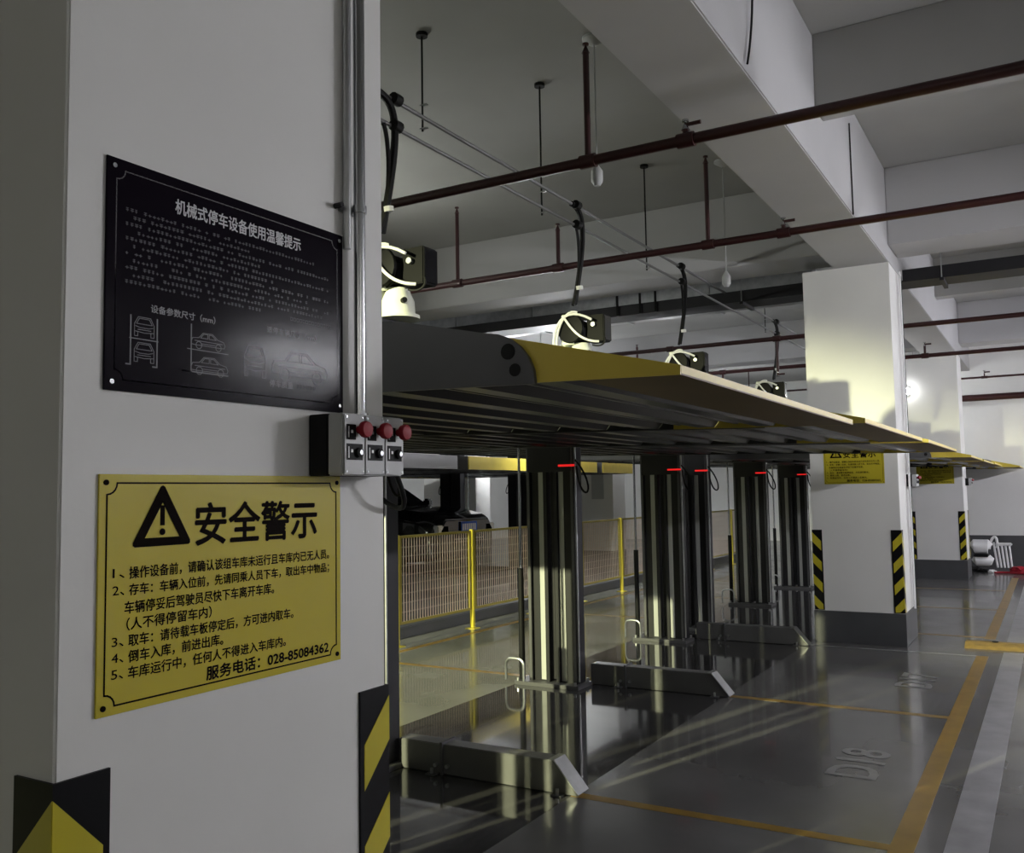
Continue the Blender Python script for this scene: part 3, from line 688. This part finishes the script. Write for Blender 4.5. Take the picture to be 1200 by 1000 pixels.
# ================================================================= SPEED BUMP, LAMPS, PILE
sb = thing('speed_bump', 'yellow rubber speed bump crossing the aisle by the middle column', 'speed bump', (9.55, 0, 0))
for k in range(10):
    y = .80-.5*(k+1)
    bm = BM(); prism(bm, [(0, 0), (.05, .025), (.13, .045), (.23, .045), (.31, .025), (.36, 0)], 'y', y+.004, y+.496)
    s_ = obj('bump_segment', bm, mat('worn_yellow_rubber', (.27, .18, .05), .5, noise=.3, nscale=14) if k % 2 == 0 else BLACKM, sb)
    obj('bolt', tube(BM(), [(.18, y+.25, .04), (.18, y+.25, .052)], .028, 10), BLACKM, s_)

def tube_lamp(loc, label, m_, r=.02, L=1.2, rotz=0, hood=.09):
    t = thing('tube_lamp', label, 'lamp', loc, (0, 0, rotz), 'ceiling tube lamps')
    obj('glass_tube', tube(BM(), [(-L/2, 0, 0), (L/2, 0, 0)], r, 10), m_, t, smooth=True)
    bx('batten', (-L/2-.02, L/2+.02, -hood, hood, r+.03, r+.07), WHITEC, t); 
    for x in (-L/2+.1, L/2-.1): obj('drop_rod', tube(BM(), [(x, 0, r+.06), (x, 0, 4.6-loc[2])], .005, 6), GALV, t)
    for x in (-L/2-.012, L/2): bx('end_cap', (x, x+.012, -.022, .022, -.022, r+.029), WHITEC, t)
for x, m_, l in ((-1.5, TUBEB, 'aisle tube lamp behind the viewer'), (1.15, TUBEN, 'first aisle tube lamp ahead, beside the nearest column'), (3.4, TUBEO, 'aisle tube lamp abreast of the first platform'), (5.8, TUBED, 'aisle tube lamp abreast of the second platform'), (8.2, TUBEM, 'aisle tube lamp just before the middle column'),
                 (11.7, TUBEM, 'aisle tube lamp just past the middle column'), (14.8, TUBEE, 'aisle tube lamp before the far column'), (18.1, TUBEM, 'aisle tube lamp closest to the far wall')):
    tube_lamp((x, -2.9, 2.66), l, m_)
for x, y, l in ((1.5, 7.2, 'unseen fill tube in the rear corridor, left of the nearest column'), (4.2, 7.2, 'unseen fill tube in the rear corridor, behind the nearest column'), (6.3, 7.0, 'unseen fill tube in the rear corridor, nearest to the fence')):  # hidden tubes added to light the rear floor and left ceiling
    tube_lamp((x, y, 3.1), l, TUBEC if x > 6 else TUBEL, hood=.02)
for x, y, l in ((-5.5, .2, 'unseen fill tube above the bay behind the viewer'), (-5.5, -3.2, 'unseen fill tube above the aisle far behind the viewer')): tube_lamp((x, y, 2.9), l, TUBEB, rotz=R(90))  # fill tubes added behind the camera for the sides facing it
for x, y, l in ((17.95, 2.25, 'small bright tube lamp glowing between middle and far columns'), ):
    tube_lamp((x, y, 3.25), l, TUBES, r=.03, L=.5, rotz=R(90))
for x, y, l in ((13.2, 6.9, 'unseen fill tube above the fence'), (16.5, 9.8, 'unseen fill tube near the poster column'), (22.5, 8.5, 'unseen fill tube in the furthest bay')): tube_lamp((x, y, 2.75), l, TUBEF, hood=.02)  # hidden tubes added to brighten the background past the fence

bl = thing('bulkhead_lamp', 'small glaring white lamp fixed high on the far column', 'lamp', (16.40, 2.04, 3.08))
bx('bracket', (.03, .069, -.05, .045, -.07, .07), GREYB, bl, bevel=.004)
obj('lens', tube(BM(), [(.03, 0, 0), (.0, 0, 0), (-.03, 0, 0), (-.04, 0, 0)], [.055, .055, .035, .01], 14), mat('lamp_lens', (1, 1, 1), .5, emit=(1, 1, 1), estr=60), bl, smooth=True)

bag = thing('floor_machine', 'white floor cleaning machine with slatted body on floor near far wall', 'machine', (18.3, .95, 0))
bm = BM(); tube(bm, [(0, .10, .40), (0, .12, .42), (0, .34, .42), (0, .37, .40)], [.09, .13, .13, .08], 14); obj('tank', bm, WHITEC, bag, smooth=True)
bx('black_band', (-.14, .14, .10, .36, .25, .30), BLACKM, bag, bevel=.02)
bm = BM(); tube(bm, [(0, .05, .16), (0, .1, .18), (0, .32, .18), (0, .36, .15)], [.06, .10, .10, .05], 12); obj('lower_tank', bm, WHITEC, bag, smooth=True)
for k in range(5): obj('leg', tube(BM(), [(0, .03-.06*k, .50-.01*k), (-.02, -.02-.055*k, .06)], .018, 8), WHITEC, bag, smooth=True)
obj('handle', tube(BM(), bez([(0, .10, .38), (0, .06, .66), (0, -.06, .66), (0, -.02, .40)], 12), .022, 8), WHITEC, bag, smooth=True)
bx('cap', (-.05, .05, -.26, .0, .44, .49), WHITEC, bag, bevel=.015)
rb = random.Random(5)
for k, (y, x, s, m_, l) in enumerate(((1.28, 18.1, .07, BLACKM, 'black crumpled bag at the foot of far column'), (1.12, 18.0, .05, BLACKM, 'small black bundle beside the white machine'),
                                  (.60, 18.0, .085, REDB, 'red cloth bundle in front of the white machine'), (.30, 18.05, .06, REDB, 'red cloth bundle at the right edge of view'), (1.0, 17.9, .04, WHITEC, 'white crumpled wrapper on floor'))):
    bm = BM(); bmesh.ops.create_icosphere(bm, subdivisions=3, radius=s)
    for v in bm.verts:
        n_ = v.co.normalized(); f_ = 1+.25*math.sin(9*n_.x+k)*math.cos(7*n_.y)+.12*math.sin(17*n_.z+11*n_.y)
        v.co = Vector((v.co.x*1.2*f_, v.co.y*1.5*f_, max(-s*.55, v.co.z*.75*f_)+s*.55))
    tag(obj('bundle', bm, m_, loc=(x, y, 0), smooth=True), l, 'bundle')
ro = thing('red_hose', 'red hose lying on floor near the white machine', 'hose', (17.70, .5, .02))
obj('hose', tube(BM(), bez([(0, .45, 0), (.2, .3, 0), (-.15, .1, 0), (.05, -.3, 0)], 16), .018, 8), REDB, ro, smooth=True)
